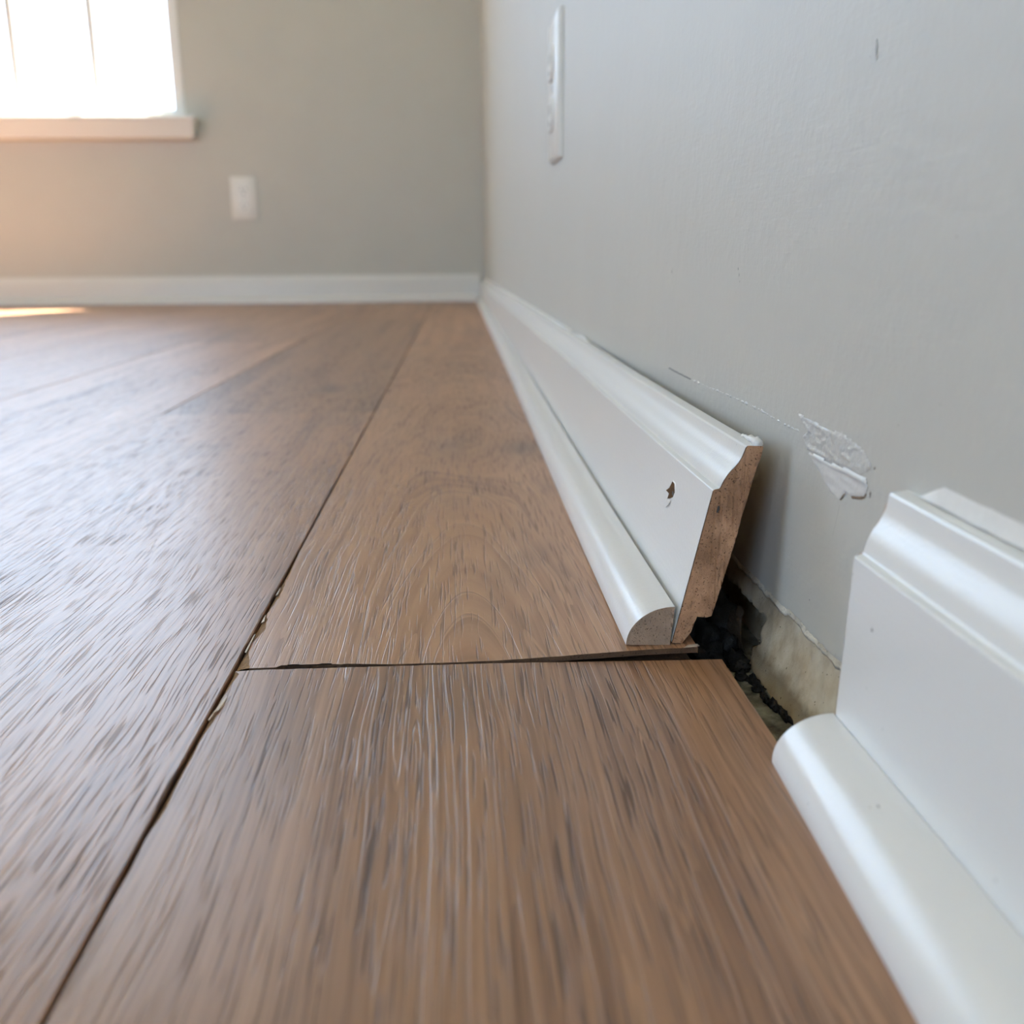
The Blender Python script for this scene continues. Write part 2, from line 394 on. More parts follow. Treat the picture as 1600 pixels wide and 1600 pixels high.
low = [(262.5,62.2),(256.2,63.0),(246.1,62.7),(236.9,63.3),(228.3,63.6),(223.5,63.3),(222.4,61.0),(223.8,58.3),(232.0,56.6),(235.0,56.8),(238.2,53.8),(243.0,54.3),(248.2,56.0),(253.8,58.7),(258.4,60.4)]
relief('scraped_paint', scr, SCRAPE, lambda a, c, d: 0.10 + 0.28*max(0, nz((a+1.5*c)*0.22, c*0.75, 2)) + 0.5*max(0, nz(a*0.45, c*0.9, 9)-0.1) + (0.35*max(0, 1-abs(d-0.8)/0.6) if a > 250 else 0.1))
relief('primer_smear', low, PRIMER, lambda a, c, d: 0.30 + 0.25*nz(a*0.16, c*0.5, 4) + 0.45*sstep(61.0, 62.6, c))
for pl in ([(232.2,57.0),(231.0,56.2),(227.5,56.9),(224.6,57.6),(222.9,58.9),(223.4,60.0),(224.4,58.8),(228.0,57.8)],
           [(238.8,53.9),(236.6,54.6),(235.2,56.6),(235.9,56.9),(237.4,55.5)],
           [(229.4,61.4),(228.2,61.2),(227.9,60.3),(229.0,60.2)],
           [(221.6,61.0),(220.8,60.4),(220.6,58.6),(221.4,58.8)], [(220.4,67.1),(219.5,66.7),(219.7,65.9),(220.5,66.2)]):
    relief('paper_bit', pl, BROWNBIT, lambda a, c, d: 0.55, 0.3)
def ridge(name, pts, mat, wd, ht, dotted=False):
    V, Fc = [], []; ns = 0; P = []
    for (a, b_) in zip(pts[:-1], pts[1:]):
        L = math.hypot(b_[0]-a[0], b_[1]-a[1]); m = max(2, int(L/0.5))
        P += [(a[0]+(b_[0]-a[0])*i/m, a[1]+(b_[1]-a[1])*i/m) for i in range(m)]
    for (a, c) in P:
        f = max(0.12, 0.55+0.9*nz(a*0.5, c*0.5, 6)) if dotted else 1.0
        if dotted and nz(a*0.33, 4, 4) < -0.05: f = 0.06
        c += 0.25*nz(a*0.4, 1, 1)
        X = xw(a/1000); w2 = wd*f/1000
        V += [(X-0.00002, a/1000, c/1000-w2), (X-ht*f/1000, a/1000, c/1000-w2*0.2), (X-0.00002, a/1000, c/1000+w2)]
    for i in range(len(P)-1):
        for j in range(2): Fc.append((i*3+j, i*3+j+1, i*3+4+j, i*3+3+j))
    return mesh(name, V, Fc, mat, wall_right, smooth=True)
ridge('paint_crack', [(432,67.3),(413.9,67.0),(392.1,66.9)], SCUFF, 0.30, 0.05)
ridge('paint_ridge', [(392,66.9),(372.4,67.0),(346.2,67.5),(323.3,67.7),(303.2,67.6),(290.2,67.0),(282.7,66.8),(273.6,66.7),(268.8,66.7)], SCRAPE, 0.55, 0.5, True)
ridge('hairline_crack', [(238.2,53.0),(240.0,47.2),(241.3,42.9)], SCUFF, 0.10, 0.03)
for (a, c, r) in ((432,108.9,1.3),(431,110.6,0.6),(334.1,109.0,0.8),(335.5,111.2,0.8),(333,107.0,0.6),(253.2,21.7,0.55),(251.5,54.4,0.35)):
    pl = [(a+r*0.6*math.cos(k)*(0.7+0.5*random.random()), c+r*math.sin(k)*(0.7+0.5*random.random())) for k in (0, 1, 2, 3, 4, 5)]
    relief('scuff_mark', pl, SCUFF, lambda p, q, d: 0.02, 0.22)
pl = [(238.8,163.5),(238.0,163.8),(237.3,161),(236.9,158.6),(237.6,158.2),(238.4,160.5)]
relief('paint_drip', pl, PAINT, lambda a, c, d: 0.6, 0.3)

# ------------------------------------------------------------------ floor planks (parts of the floor)
PT = 0.0072
def add_plank(x0, x1, y0, y1, mat, dz=0.0, gap=0.0004, bev=0.0005):
    V = [(x0+gap, y0+gap), (x1-gap, y0+gap), (x1-gap, y1-gap), (x0+gap, y1-gap)]
    vs_ = [(a, b_, -PT+dz) for a, b_ in V] + [(a, b_, -bev+dz) for a, b_ in V]
    ins = [(x0+gap+bev, y0+gap+bev), (x1-gap-bev, y0+gap+bev), (x1-gap-bev, y1-gap-bev), (x0+gap+bev, y1-gap-bev)]
    vs_ += [(a, b_, dz) for a, b_ in ins]
    fs = [(3, 2, 1, 0), (8, 9, 10, 11)]
    for o_ in (0, 4):
        for i in range(4): fs.append((o_+i, o_+(i+1) % 4, o_+4+(i+1) % 4, o_+4+i))
    return mesh('floor_plank', vs_, fs, mat, floor)
PW = 0.1645; X1 = -0.0672
# column beside the right wall: two damaged planks
def lift(x, Y): return 0.0021*sstep(-0.005, 0.070, x)*math.exp(-max(0, Y-0.267)/0.14)
def worn_w(Y):      # width of the worn bevel on the left edge, metres
    w_ = 0.0003
    if 0.15 < Y < 0.2645: w_ += 0.0013*max(0, nz(Y*75, 2, 0)+0.55) * sstep(0.15, 0.20, Y) + 0.0005*sstep(0.256, 0.2645, Y)
    if 0.266 < Y < 0.385: w_ += (0.0020*max(0, nz(Y*62, 5, 0)+0.50) + 0.0008*max(0, nz(Y*230, 5, 7)) + 0.0012*sstep(0.295, 0.268, Y))*sstep(0.385, 0.34, Y)
    return w_
def hero_plank(y0, y1, xr, mat, zf, end_far, end_near):
    """finely divided top sheet + thick lip, core below; end_* give the outline offset along Y at x"""
    nx = 70; yy = []
    Y = y0
    while Y < y1:
        yy.append(Y)
        Y += 0.0015 if 0.17 < Y < 0.40 else (0.01 if Y < 0.8 else 0.05)
    yy.append(y1)
    top = []; 
    for Y in yy:
        row = []
        xl = X1+0.0004+worn_w(Y)
        for i in range(nx+1):
            x = xl+(xr-xl)*i/nx; yv = Y
            if Y == yy[-1]: yv += end_far(x)
            if Y == yy[0]: yv += end_near(x)
            row.append((x, yv, zf(x, Y)))
        top.append(row)
    n = nx+1; V = [p for r in top for p in r]; Fc = []; m = len(top)
    for i in range(m-1):
        for j in range(nx): Fc.append((i*n+j, i*n+j+1, (i+1)*n+j+1, (i+1)*n+j))
    o = mesh('floor_plank', V, Fc, mat, floor, smooth=True)
    LIP = 0.0017
    # lip (cut edge of the decorative layer)
    ring = [i*n for i in range(m)][::-1] + list(range(n)) + [i*n+nx for i in range(m)] + [(m-1)*n+j for j in range(n)][::-1]
    lv, lf = [], []
    for k in ring:
        p = V[k]; lv += [(p[0], p[1], p[2]-0.00001), (p[0], p[1], p[2]-LIP)]
    for k in range(len(ring)-1): lf.append((2*k, 2*k+1, 2*k+3, 2*k+2))
    mesh('cut_edge', lv, lf, CORE, o)
    # worn bevel
    wv, wf = [], []
    for i, Y in enumerate(yy):
        p = top[i][0]
        wv += [(X1+0.0004, p[1], p[2]-0.0009), (X1+0.0004+worn_w(Y)*0.4, p[1], p[2]-0.00035), (p[0], p[1], p[2]-0.00002)]
    for i in range(m-1):
        for j in range(2): wf.append((i*3+j, i*3+j+1, i*3+4+j, i*3+3+j))
    mesh('worn_edge', wv, wf, WORN, o, smooth=True)
    BM().box((X1+0.0006, y0+0.003, -PT), (xr-0.0015, y1-0.0008, -LIP-0.0012)).build('core', CORE, o)
    return o
YJ = 0.2665
def chip(x):   # the crescent broken out of the far plank's end
    return 0.0016*sstep(-0.0560, -0.0535, x)*sstep(-0.0325, -0.0400, x) + 0.0010*sstep(-0.036, -0.0345, x)*sstep(-0.020, -0.034, x)
up_pl = hero_plank(YJ, 1.352, 0.0695, WOOD_UP, lambda x, Y: lift(x, Y), lambda x: 0,
                   lambda x: 0.0003 + chip(x) + 0.0012*sstep(0.0, 0.07, x) + 0.00025*nz(x*160, 0, 3))
lo_pl = hero_plank(-0.85, YJ-0.0011, 0.0762, WOOD_LOW, lambda x, Y: -0.0008*sstep(0.0, 0.076, x)*sstep(0.10, 0.266, Y),
                   lambda x: 0.0002*nz(x*220, 0, 5) - 0.0007*sstep(-0.061, -0.067, x), lambda x: 0)
# curled flakes of the wear layer
def flake(parent, pts, curl, name='torn_flake'):
    V = [(a, b_, c) for a, b_, c in pts]; n = len(V)
    V2 = [(a, b_, c-0.0002) for a, b_, c in pts]
    Fc = [tuple(range(n)), tuple(range(2*n-1, n-1, -1))] + [(i, (i+1) % n, n+(i+1) % n, n+i) for i in range(n)]
    return mesh(name, V+V2, Fc, FLAKE, parent)
flake(lo_pl, [(-0.0655,0.2490,0.0000),(-0.0648,0.2470,0.0002),(-0.0648,0.2415,0.0002),(-0.0652,0.2385,0.0006),(-0.0662,0.2365,0.0008),(-0.0663,0.2385,0.0003)], 0)
flake(lo_pl, [(-0.0664,0.2372,0.0003),(-0.0659,0.2366,0.0006),(-0.0664,0.2335,0.0003),(-0.0668,0.2340,0.0001)], 0)
flake(up_pl, [(-0.0667,0.2785,0.0003),(-0.0660,0.2775,0.0006),(-0.0661,0.2850,0.0006),(-0.0664,0.2935,0.0003),(-0.0667,0.2920,0.0003)], 0)
flake(up_pl, [(-0.0666,0.3030,0.0002),(-0.0656,0.3040,0.0005),(-0.0660,0.3062,0.0004),(-0.0665,0.3110,0.0003)], 0)
flake(up_pl, [(-0.0666,0.3300,0.0002),(-0.0660,0.3310,0.0004),(-0.0661,0.3345,0.0004),(-0.0665,0.3390,0.0002)], 0)
flake(up_pl, [(0.0655,0.2682,0.0022),(0.0694,0.2684,0.0024),(0.0703,0.2693,0.0021),(0.0699,0.2703,0.0023),(0.0668,0.2696,0.0023)], 0)
add_plank(X1, 0.0640, 1.352, 2.45, WOOD_F1); add_plank(X1, 0.0600, 2.45, YB-0.012, WOOD)
add_plank(X1, 0.080, -2.07, -0.85, WOOD); add_plank(X1, 0.080, YF+0.008, -2.07, WOOD)
# remaining columns
ends = {1: [-1.68, -0.46, 0.757, 1.977], 2: [-2.2, -0.98, 0.24, 1.46], 3: [-1.5, -0.28, 0.94, 2.16]}
c = 1; xr = X1
while xr > XL+0.03:
    xl = max(xr-PW, XL+0.008)
    e = ends.get(c) or [(-2.3 + 0.83*((c*0.618) % 1.0)*1.4) + 1.22*k for k in range(5)]
    e = [YF+0.008] + [v for v in e if YF+0.15 < v < YB-0.15] + [YB-0.012]
    for a, d in zip(e[:-1], e[1:]):
        m = WOOD
        if c == 1 and a < 0.3 < d: m = WOOD_L2
        elif c == 1 and a < 0.9 < d: m = WOOD_L3
        hero = c == 1 and a < 0.3 < d
        add_plank(xl, xr, a, d, m, 0.0005 if hero else 0.0, 0.00015 if hero else 0.0004, 0.0003 if hero else 0.0005)
    xr = xl; c += 1

# ------------------------------------------------------------------ baseboards and quarter rounds
# profile (u = depth from the face towards the wall, v = height), millimetres
FRONT = [(0.25, 0), (0, 0.3), (0, 24), (0, 48.0), (0.15, 48.35), (0.55, 48.6), (1.6, 49.0), (1.9, 49.4), (2.1, 50.6), (2.45, 52.2), (3.0, 53.8), (3.7, 55.3), (4.55, 56.8), (5.3, 58.4), (5.75, 60.0), (6.0, 61.6), (6.15, 63.3), (6.5, 63.9), (7.2, 64.1), (11.0, 64.4)]
BACK = [(11.3, 64.0), (11.2, 60.5), (10.9, 57.2), (11.0, 52), (10.9, 46.3), (10.6, 41), (10.8, 36.2), (10.5, 29.5), (10.4, 22.8), (10.2, 16), (9.85, 9.8), (8.6, 9.2), (5.5, 9.1), (5.1, 6.4), (4.8, 3.9), (3.3, 0.2)]
FRONT = [(u, v if v < 48 else 48+(v-48)*0.90) for u, v in FRONT]; BACK = [(u, v if v < 48 else 48+(v-48)*0.90) for u, v in BACK]
def sweep(name, prof_at, ys_, mats, parent, fmat_fn=None, caps=False, smooth=True, sharp=17):
    V, Fc, fm = [], [], []
    n = len(prof_at(ys_[0]))
    for Y in ys_:
        V += prof_at(Y)
    for i in range(len(ys_)-1):
        for j in range(n):
            Fc.append((i*n+j, i*n+(j+1) % n, (i+1)*n+(j+1) % n, (i+1)*n+j)); fm.append(fmat_fn(j) if fmat_fn else 0)
    if caps:
        Fc.append(tuple(range((len(ys_)-1)*n, len(ys_)*n))); fm.append(0)
    return mesh(name, V, Fc, mats, parent, smooth, fm, sharp)
def cap(name, pts, mat, parent, yjit=0.0, dirn=-1):
    """filled end face, finely divided so that it can be roughened"""
    me = bpy.data.meshes.new(name); bm = bmesh.new()
    vs_ = [bm.verts.new(p) for p in pts]; bm.faces.new(vs_)
    bmesh.ops.triangulate(bm, faces=bm.faces)
    for _ in range(3): bmesh.ops.subdivide_edges(bm, edges=[e for e in bm.edges if e.calc_length() > 0.0012], cuts=1)
    bmesh.ops.triangulate(bm, faces=bm.faces)
    for v in bm.verts:
        if not v.is_boundary: v.co.y += dirn*yjit*(nz(v.co.x*900, v.co.z*900, 1)*0.6+nz(v.co.x*300, v.co.z*300, 4))
    bmesh.ops.recalc_face_normals(bm, faces=bm.faces)
    bm.to_mesh(me); bm.free(); me.materials.append(mat); me.shade_smooth()
    o = bpy.data.objects.new(name, me); COL.objects.link(o); o.parent = parent
    return o
YE = 0.2712
def xq(Y): return 0.0483 + (0.0500-0.0483)*sstep(YE, 1.2, Y)
def theta(Y):
    lim = math.asin(max(0.0, min(0.24, (xw(Y)-0.0005-xq(Y)-0.0139-0.0113)/0.0642)))
    return min(math.radians(12.6), lim)
def zl(Y): return lift(0.062, Y) + 0.0001
def left_prof(Y):
    th = theta(Y); c, s = math.cos(th), math.sin(th); px = xq(Y)+0.0139; out = []
    rag = math.exp(-(Y-YE)/0.004)
    for k, (u, v) in enumerate(FRONT+BACK):
        if k >= len(FRONT)+1 : u += 0.35*rag*nz(v*0.9, k, 2) + 0.12*nz(Y*200, v, 3)
        u, v = u/1000, v/1000
        out.append((px+u*c+v*s, Y, zl(Y)+0.0004-u*s*0.6+v*c))
    return out
ysl = [YE, YE+0.0006, YE+0.0015, YE+0.003, YE+0.006, YE+0.012, 0.30, 0.33, 0.37, 0.42, 0.48, 0.55, 0.63, 0.72, 0.82, 0.95, 1.1, 1.3, 1.55, 1.85, 2.2, 2.5, YB-0.002]
nf = len(FRONT)
bl = empty('baseboard_right', (0.063, YE, 0))
tag(bl, 'long white baseboard pulled loose from the right wall, broken end showing brown fibreboard', 'baseboard', kind='structure')
def P0(o, par):      # parent while keeping world coordinates
    o.parent = par; o.matrix_parent_inverse = Matrix.Translation(-Vector(par.location)); return o
P0(sweep('board', left_prof, ysl, [WHITE, MDF], None, lambda j: 0 if j < nf-1 else 1), bl)
# ragged end: refine the outline a little
op = [(p_[0]+(0.00022 if 0 < k < nf-1 else 0), p_[1], p_[2]) for k, p_ in enumerate(left_prof(YE))]; pts = []   # paint film stands proud of the core
for i in range(len(op)):
    a, b_ = Vector(op[i]), Vector(op[(i+1) % len(op)]); pts.append(a)
    L = (b_-a).length
    if i >= nf and L > 0.001:
        m = int(L/0.0009)
        for k in range(1, m): 
            q = a.lerp(b_, k/m); q.x += 0.00022*nz(q.z*1500, 3, 1); pts.append(q)
P0(cap('broken_end', pts, MDF, None, 0.00045), bl)
def boardpt(Y, u, v, out=0.0):
    th = theta(Y); c, s = math.cos(th), math.sin(th); px = xq(Y)+0.0139; u, v = (u-out)/1000, v/1000
    return Vector((px+u*c+v*s, Y, zl(Y)+0.0004-u*s*0.6+v*c))
def blob(name, center_fn, pts, mat, par):
    """irregular lump following the given list of (Y, u, v, radius mm)"""
    V, Fc = [], []; ns = 8
    for i, (Y, u, v, r) in enumerate(pts):
        for k in range(ns):
            a = 2*math.pi*k/ns; rr = r*(1+0.5*nz(Y*700, k*1.3, 2))
            V.append(center_fn(Y, u+rr*math.cos(a), v+rr*math.sin(a)))
    for i in range(len(pts)-1):
        for k in range(ns): Fc.append((i*ns+k, i*ns+(k+1) % ns, (i+1)*ns+(k+1) % ns, (i+1)*ns+k))
    Fc.append(tuple(range(ns))); Fc.append(tuple(range((len(pts)-1)*ns, len(pts)*ns)))
    return P0(mesh(name, V, Fc, mat, None, smooth=True), par)
blob('caulk_bead', boardpt, [(YE+0.0002+0.0010*k, 9.6+0.9*nz(k*0.7, 2, 2), 63.3+1.3*abs(nz(k*0.8, 1, 1))*(1-k/18), max(0.3, 1.5*(1-k/17)+0.6*nz(k*0.9, 3, 3))) for k in range(16)], CAULK, bl)
blob('caulk_bead', boardpt, [(0.66+0.012*k, 10.9, 62.8+0.8*math.exp(-((k-3)/2.2)**2), max(0.2, 1.1*math.exp(-((k-3)/2.4)**2))) for k in range(8)], CAULK, bl)
blob('caulk_bead', boardpt, [(0.76+0.13*k, 11.0, 62.7, 0.9) for k in range(16)], CAULK, bl)
# nail hole with torn paint
hp = [(322.5,36.5),(319.0,38.2),(317.0,41.0),(313.2,40.8),(310.2,38.6),(311.0,36.8),(314.5,35.4),(318.0,34.6),(317.5,36.5)]
hn = len(hp)
hv = [boardpt(a/1000, 0, v, 0.10) for a, v in hp]; cen = boardpt(0.3128, 0, 38.0, 0.03)
hm = [cen.lerp(p_, 0.72)-Vector((0.00005, 0, 0)) for p_ in hv]
P0(mesh('nail_hole', hv+hm+[cen], [(i, (i+1) % hn, hn+(i+1) % hn, hn+i) for i in range(hn)]+[(hn+i, hn+(i+1) % hn, 2*hn) for i in range(hn)], HOLEB, None), bl)
rim = []
for i, (a, v) in enumerate(hp):
    d = Vector(((a-315.5)*0.5, v-37.8)).normalized(); rim += [boardpt(a/1000, 0, v, 0.08), boardpt((a+d.x*0.25)/1000, 0, v+d.y*0.12, 0.30), boardpt((a+d.x*0.9)/1000, 0, v+d.y*0.45, 0.01)]
P0(mesh('torn_paint_rim', rim, [(3*i+j, 3*((i+1) % hn)+j, 3*((i+1) % hn)+j+1, 3*i+j+1) for i in range(hn) for j in range(2)], WHITE, None, True), bl)
pt_ = [cen+Vector((-0.0003, 0.0016*math.cos(k)-0.0010, 0.0011*math.sin(k)-0.0004)) for k in range(6)]
P0(mesh('nail_pit', pt_, [tuple(range(6))], SLOT, None), bl)
fl = [boardpt(0.3165, 0, 34.6, 0.25), boardpt(0.3125, 0, 35.4, 0.3), boardpt(0.3128, 0, 33.6, 0.6), boardpt(0.3165, 0, 31.8, 0.5), boardpt(0.3180, 0, 33.2, 0.3)]
P0(mesh('paint_chip', fl, [(0, 1, 2, 3, 4)], CAULK, None), bl)
dv = [(0.5, -0.1), (0.1, 0.9), (-0.5, 0.5), (-0.4, -0.9), (0.2, -1.0)]
pit = [boardpt(YE-0.0006, 2.9+a*0.8, 43.0+c*1.2) for a, c in dv]
P0(mesh('pit', pit, [(0, 1, 2, 3, 4)], SLOT, None), bl)

def quarter(w_, h_, tilt, x0, Y, z0, n=16):
    pts = [(0.0, 0.0), (0.0, 0.9)]
    for k in range(1, n+1):
        a = math.pi/2*k/n; pts.append((w_-w_*math.cos(a), 0.9+(h_-0.9)*math.sin(a)))
    pts += [(w_, h_*0.5), (w_, 0.0)]
    c, s = math.cos(tilt), math.sin(tilt)
    return [(x0+(u*c+v*s)/1000, Y, z0+(v*c-u*s*0.3)/1000) for u, v in pts]
q1 = empty('trim_1', (0.05, YE, 0))
tag(q1, 'cream quarter-round moulding along the loose baseboard, cut end facing us', 'moulding', kind='structure')
f1 = lambda Y: quarter(13.4, 12.2, theta(Y)*0.45, xq(Y), Y, zl(Y)+0.0002)
P0(sweep('moulding', f1, [YE-0.0002]+ysl[3:], CREAM, None), q1)
P0(cap('cut_end', [Vector(v) for v in f1(YE-0.0002)], MDF2, None, 0.0003), q1)

# nearer length, still fixed to the wall
Y2 = 0.2032
TH2 = math.radians(2.0)
def right_prof(Y):
    c, s = math.cos(TH2), math.sin(TH2)
    return [(0.0855+(u*c+v*s)/1000, Y, (v*1.035*c)/1000+0.0002) for u, v in [(0, 0.0), (0, 12), (0, 30)]+FRONT[3:]+[(11.0, 30), (11.0, 0)]]
br = empty('baseboard_right', (0.0855, Y2, 0))
tag(br, 'white baseboard still fixed to the right wall, nearest the camera', 'baseboard', kind='structure')
ysr = [Y2, Y2-0.0004, Y2-0.004, 0.18, 0.15, 0.1, 0.0, -0.5, -1.2, -2, YF+0.005]
P0(sweep('board', right_prof, ysr, WHITE, None), br)
P0(cap('broken_end', [Vector(v) for v in right_prof(Y2)], MDF, None, 0.0004, 1), br)
rows = []
for k in range(40):
    Y = 0.1965 - 0.0045*k if k < 30 else 0.066-(k-30)*0.28
    e = sstep(0.1968, 0.188, Y)
    rr = []
    for j in range(6):
        a = j/5; rr.append((0.0972+(xw(Y)-0.00005-0.0972)*a, Y, 0.0654+e*(0.0004*nz(Y*300, 1, 1)+0.0040*a**1.6+0.0010*math.sin(a*math.pi))))
    rows.append(rr)
P0(open_grid('caulk_bead', rows, CAULK, None), br)
pl = [(0.190, 36.5, 0.5)]
for (Y, v, r) in pl:
    P0(mesh('speck', [(0.0855+v*math.sin(TH2)/1000-0.00006, Y+r/1000*math.cos(k), v*1.035/1000+r/1000*math.sin(k)) for k in range(6)], [tuple(range(6))], SCUFF, None), br)
q2 = empty('trim_2', (0.0718, Y2, 0))
tag(q2, 'rounded cream quarter-round moulding in front of the nearest fixed baseboard', 'moulding', kind='structure')
def xq2(Y):
    return 0.0718-0.0371*(0.2032-Y) if Y > 0.09 else 0.0676
f2 = lambda Y: quarter((0.0857-xq2(Y))*1000, 12.2, 0, xq2(Y), Y, -0.0006*sstep(0.12, 0.21, Y))
P0(sweep('moulding', f2, [Y2+0.0008]+[Y2, Y2-0.004]+ysr[3:], CREAM, None), q2)
P0(cap('cut_end', [Vector(v) for v in f2(Y2+0.0008)], MDF2, None, 0.0003, 1), q2)
for (Y, a, r) in ((0.165, 62, 0.5), (0.1655, 58, 0.3)):
    fq = f2(Y); c0 = Vector(fq[2+int(a/90*16)]); 
    P0(mesh('chip_mark', [c0+Vector((-0.00012, r/1000*math.cos(k), 0.00008+0.6*r/1000*math.sin(k))) for k in range(6)], [tuple(range(6))], SCUFF, None), q2)

# back wall baseboard and moulding
def back_prof(X):
    return [(X, YB-0.0115+u/1000, v*1.18/1000) for u, v in FRONT+[(11.3, 62), (11.3, 0)]]
bb = empty('baseboard_back', (-1.5, YB-0.011, 0))
tag(bb, 'white baseboard along the far wall under the window', 'baseboard', kind='structure')
P0(sweep('board', back_prof, [XL+0.001, -1.5, xw(YB)-0.0125], WHITE, None), bb)
q3 = empty('trim_3', (-1.5, YB-0.026, 0))
tag(q3, 'cream quarter-round moulding at the foot of the far wall', 'moulding', kind='structure')
f3 = lambda X: [(X, YB-0.0118-0.016+(p[0]), p[2]+0.0002) for p in quarter(16, 19, 0, 0, 0, 0)]
P0(sweep('moulding', f3, [XL+0.001, -1.5, xq(YB)+0.004], CREAM, None), q3)

# ------------------------------------------------------------------ things in the gap
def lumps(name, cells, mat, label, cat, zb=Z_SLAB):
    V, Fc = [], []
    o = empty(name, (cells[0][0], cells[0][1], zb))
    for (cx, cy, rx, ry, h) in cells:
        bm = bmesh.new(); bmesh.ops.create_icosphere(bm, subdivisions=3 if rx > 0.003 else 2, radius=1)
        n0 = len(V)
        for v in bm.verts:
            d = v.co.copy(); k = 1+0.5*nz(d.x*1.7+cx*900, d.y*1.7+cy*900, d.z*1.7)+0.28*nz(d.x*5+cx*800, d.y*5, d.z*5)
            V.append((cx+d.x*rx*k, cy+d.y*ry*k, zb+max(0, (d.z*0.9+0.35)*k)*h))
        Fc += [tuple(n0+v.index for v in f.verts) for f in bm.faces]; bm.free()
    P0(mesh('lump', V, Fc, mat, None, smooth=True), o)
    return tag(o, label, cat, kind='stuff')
rd = random.Random(5); cells = [(0.0865,0.2850,0.0040,0.006,0.0035),(0.079,0.2900,0.006,0.008,0.004),(0.086,0.300,0.006,0.010,0.006),(0.0865,0.316,0.007,0.014,0.012),(0.0800,0.304,0.007,0.010,0.008)]  # big black lumps stand in for the deep shade behind the leaning board
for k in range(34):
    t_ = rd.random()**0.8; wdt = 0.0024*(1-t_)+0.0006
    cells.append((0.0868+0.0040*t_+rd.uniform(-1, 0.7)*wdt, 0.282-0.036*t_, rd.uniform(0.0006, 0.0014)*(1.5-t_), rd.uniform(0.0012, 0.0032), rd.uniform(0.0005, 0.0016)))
lumps('black_debris_and_shade', cells, BLACK,
      'black crumbly debris in the gap behind the laminate, bigger black lumps standing in for shade', 'debris')
# loose film scrap
rows = []
for i in range(9):
    t_ = i/8; r = []
    for j in range(6):
        s_ = j/5
        r.append((0.0915-0.003*s_-0.002*math.sin(t_*3), 0.287+0.008*s_+0.008*t_*(1-0.4*s_), -0.011+0.014*t_+0.0015*math.sin(s_*5)))
    rows.append(r)
fm_ = open_grid('film_scrap', rows, FILM); tag(fm_, 'small crumpled brownish film scrap standing in the dark gap', 'scrap')

# ------------------------------------------------------------------ outlets
def outlet(name, loc, rz, label):
    """plate in local x (width) / z (height), front faces -y"""
    o = empty(name, loc, rz); tag(o, label, 'outlet', 'duplex outlets on the walls')
    W, Hh, T = 0.070, 0.112, 0.0052
    pl_ = BM(); v = []
    for (ins, yy_) in ((0, 0.0), (0, -T*0.35), (0.0022, -T*0.85), (0.0045, -T)):
        v.append([(-W/2+ins, yy_, -Hh/2+ins), (W/2-ins, yy_, -Hh/2+ins), (W/2-ins, yy_, Hh/2-ins), (-W/2+ins, yy_, Hh/2-ins)])
    V = [p for r in v for p in r]; Fc = []
    for i in range(3):
        for j in range(4): Fc.append((i*4+j, i*4+(j+1) % 4, i*4+4+(j+1) % 4, i*4+4+j))
    Fc.append((12, 13, 14, 15))
    plate = mesh('cover_plate', V, Fc, PLASTIC, o, True, None, 35)
    for sgn in (-1, 1):
        zc = 0.0195*sgn; V = []; n_ = 24
        ring = []
        for k in range(n_):
            a = 2*math.pi*k/n_; ring.append((0.0172*math.cos(a), max(-0.0135, min(0.0135, 0.0172*math.sin(a)))))
        for yy_, s_ in ((-T+0.0002, 1.0), (-T-0.0016, 1.0), (-T-0.0022, 0.95)):
            V += [(a*s_, yy_, zc+c*s_) for a, c in ring]
        Fc = [(i*n_+k, i*n_+(k+1) % n_, (i+1)*n_+(k+1) % n_, (i+1)*n_+k) for i in range(2) for k in range(n_)] + [tuple(range(2*n_, 3*n_))]
        rc = mesh('receptacle', V, Fc, PLASTIC, o, True, None, 35)
        f_ = -T-0.0023
        for sx, hh in ((-0.0063, 0.0040), (0.0063, 0.0033)):
            BM().box((sx-0.0011, f_, zc+0.0035-hh), (sx+0.0011, f_+0.0008, zc+0.0035+hh)).build('slot', SLOT, rc)
        V = [(0.0026*math.cos(2*math.pi*k/12), f_, zc-0.0075+0.0026*math.sin(2*math.pi*k/12)) for k in range(12)]
        mesh('ground_hole', V+[(a, f_+0.0006, c) for a, _, c in V], [tuple(range(12))]+[(k, (k+1) % 12, 12+(k+1) % 12, 12+k) for k in range(12)], SLOT, rc)
    V = [(0.0033*math.cos(2*math.pi*k/14), -T-0.0005, 0.0033*math.sin(2*math.pi*k/14)) for k in range(14)]
    mesh('screw', V+[(a, -T+0.0003, c) for a, _, c in V]+[(0, -T-0.001, 0)], [(k, (k+1) % 14, 14+(k+1) % 14, 14+k) for k in range(14)]+[(k, (k+1) % 14, 28) for k in range(14)], METAL, o, True, None, 40)
    return o
outlet('wall_outlet', (-0.5745, YB, 0.279), 0, 'white duplex outlet on the far wall below the window corner')
Yo = 0.866
slope = math.atan2(xw(Yo+0.05)-xw(Yo-0.05), 0.1)
outlet('wall_outlet', (xw(Yo)-0.0001, Yo, 0.2505), math.radians(-90)-slope, 'white duplex outlet seen edge-on on the right wall')

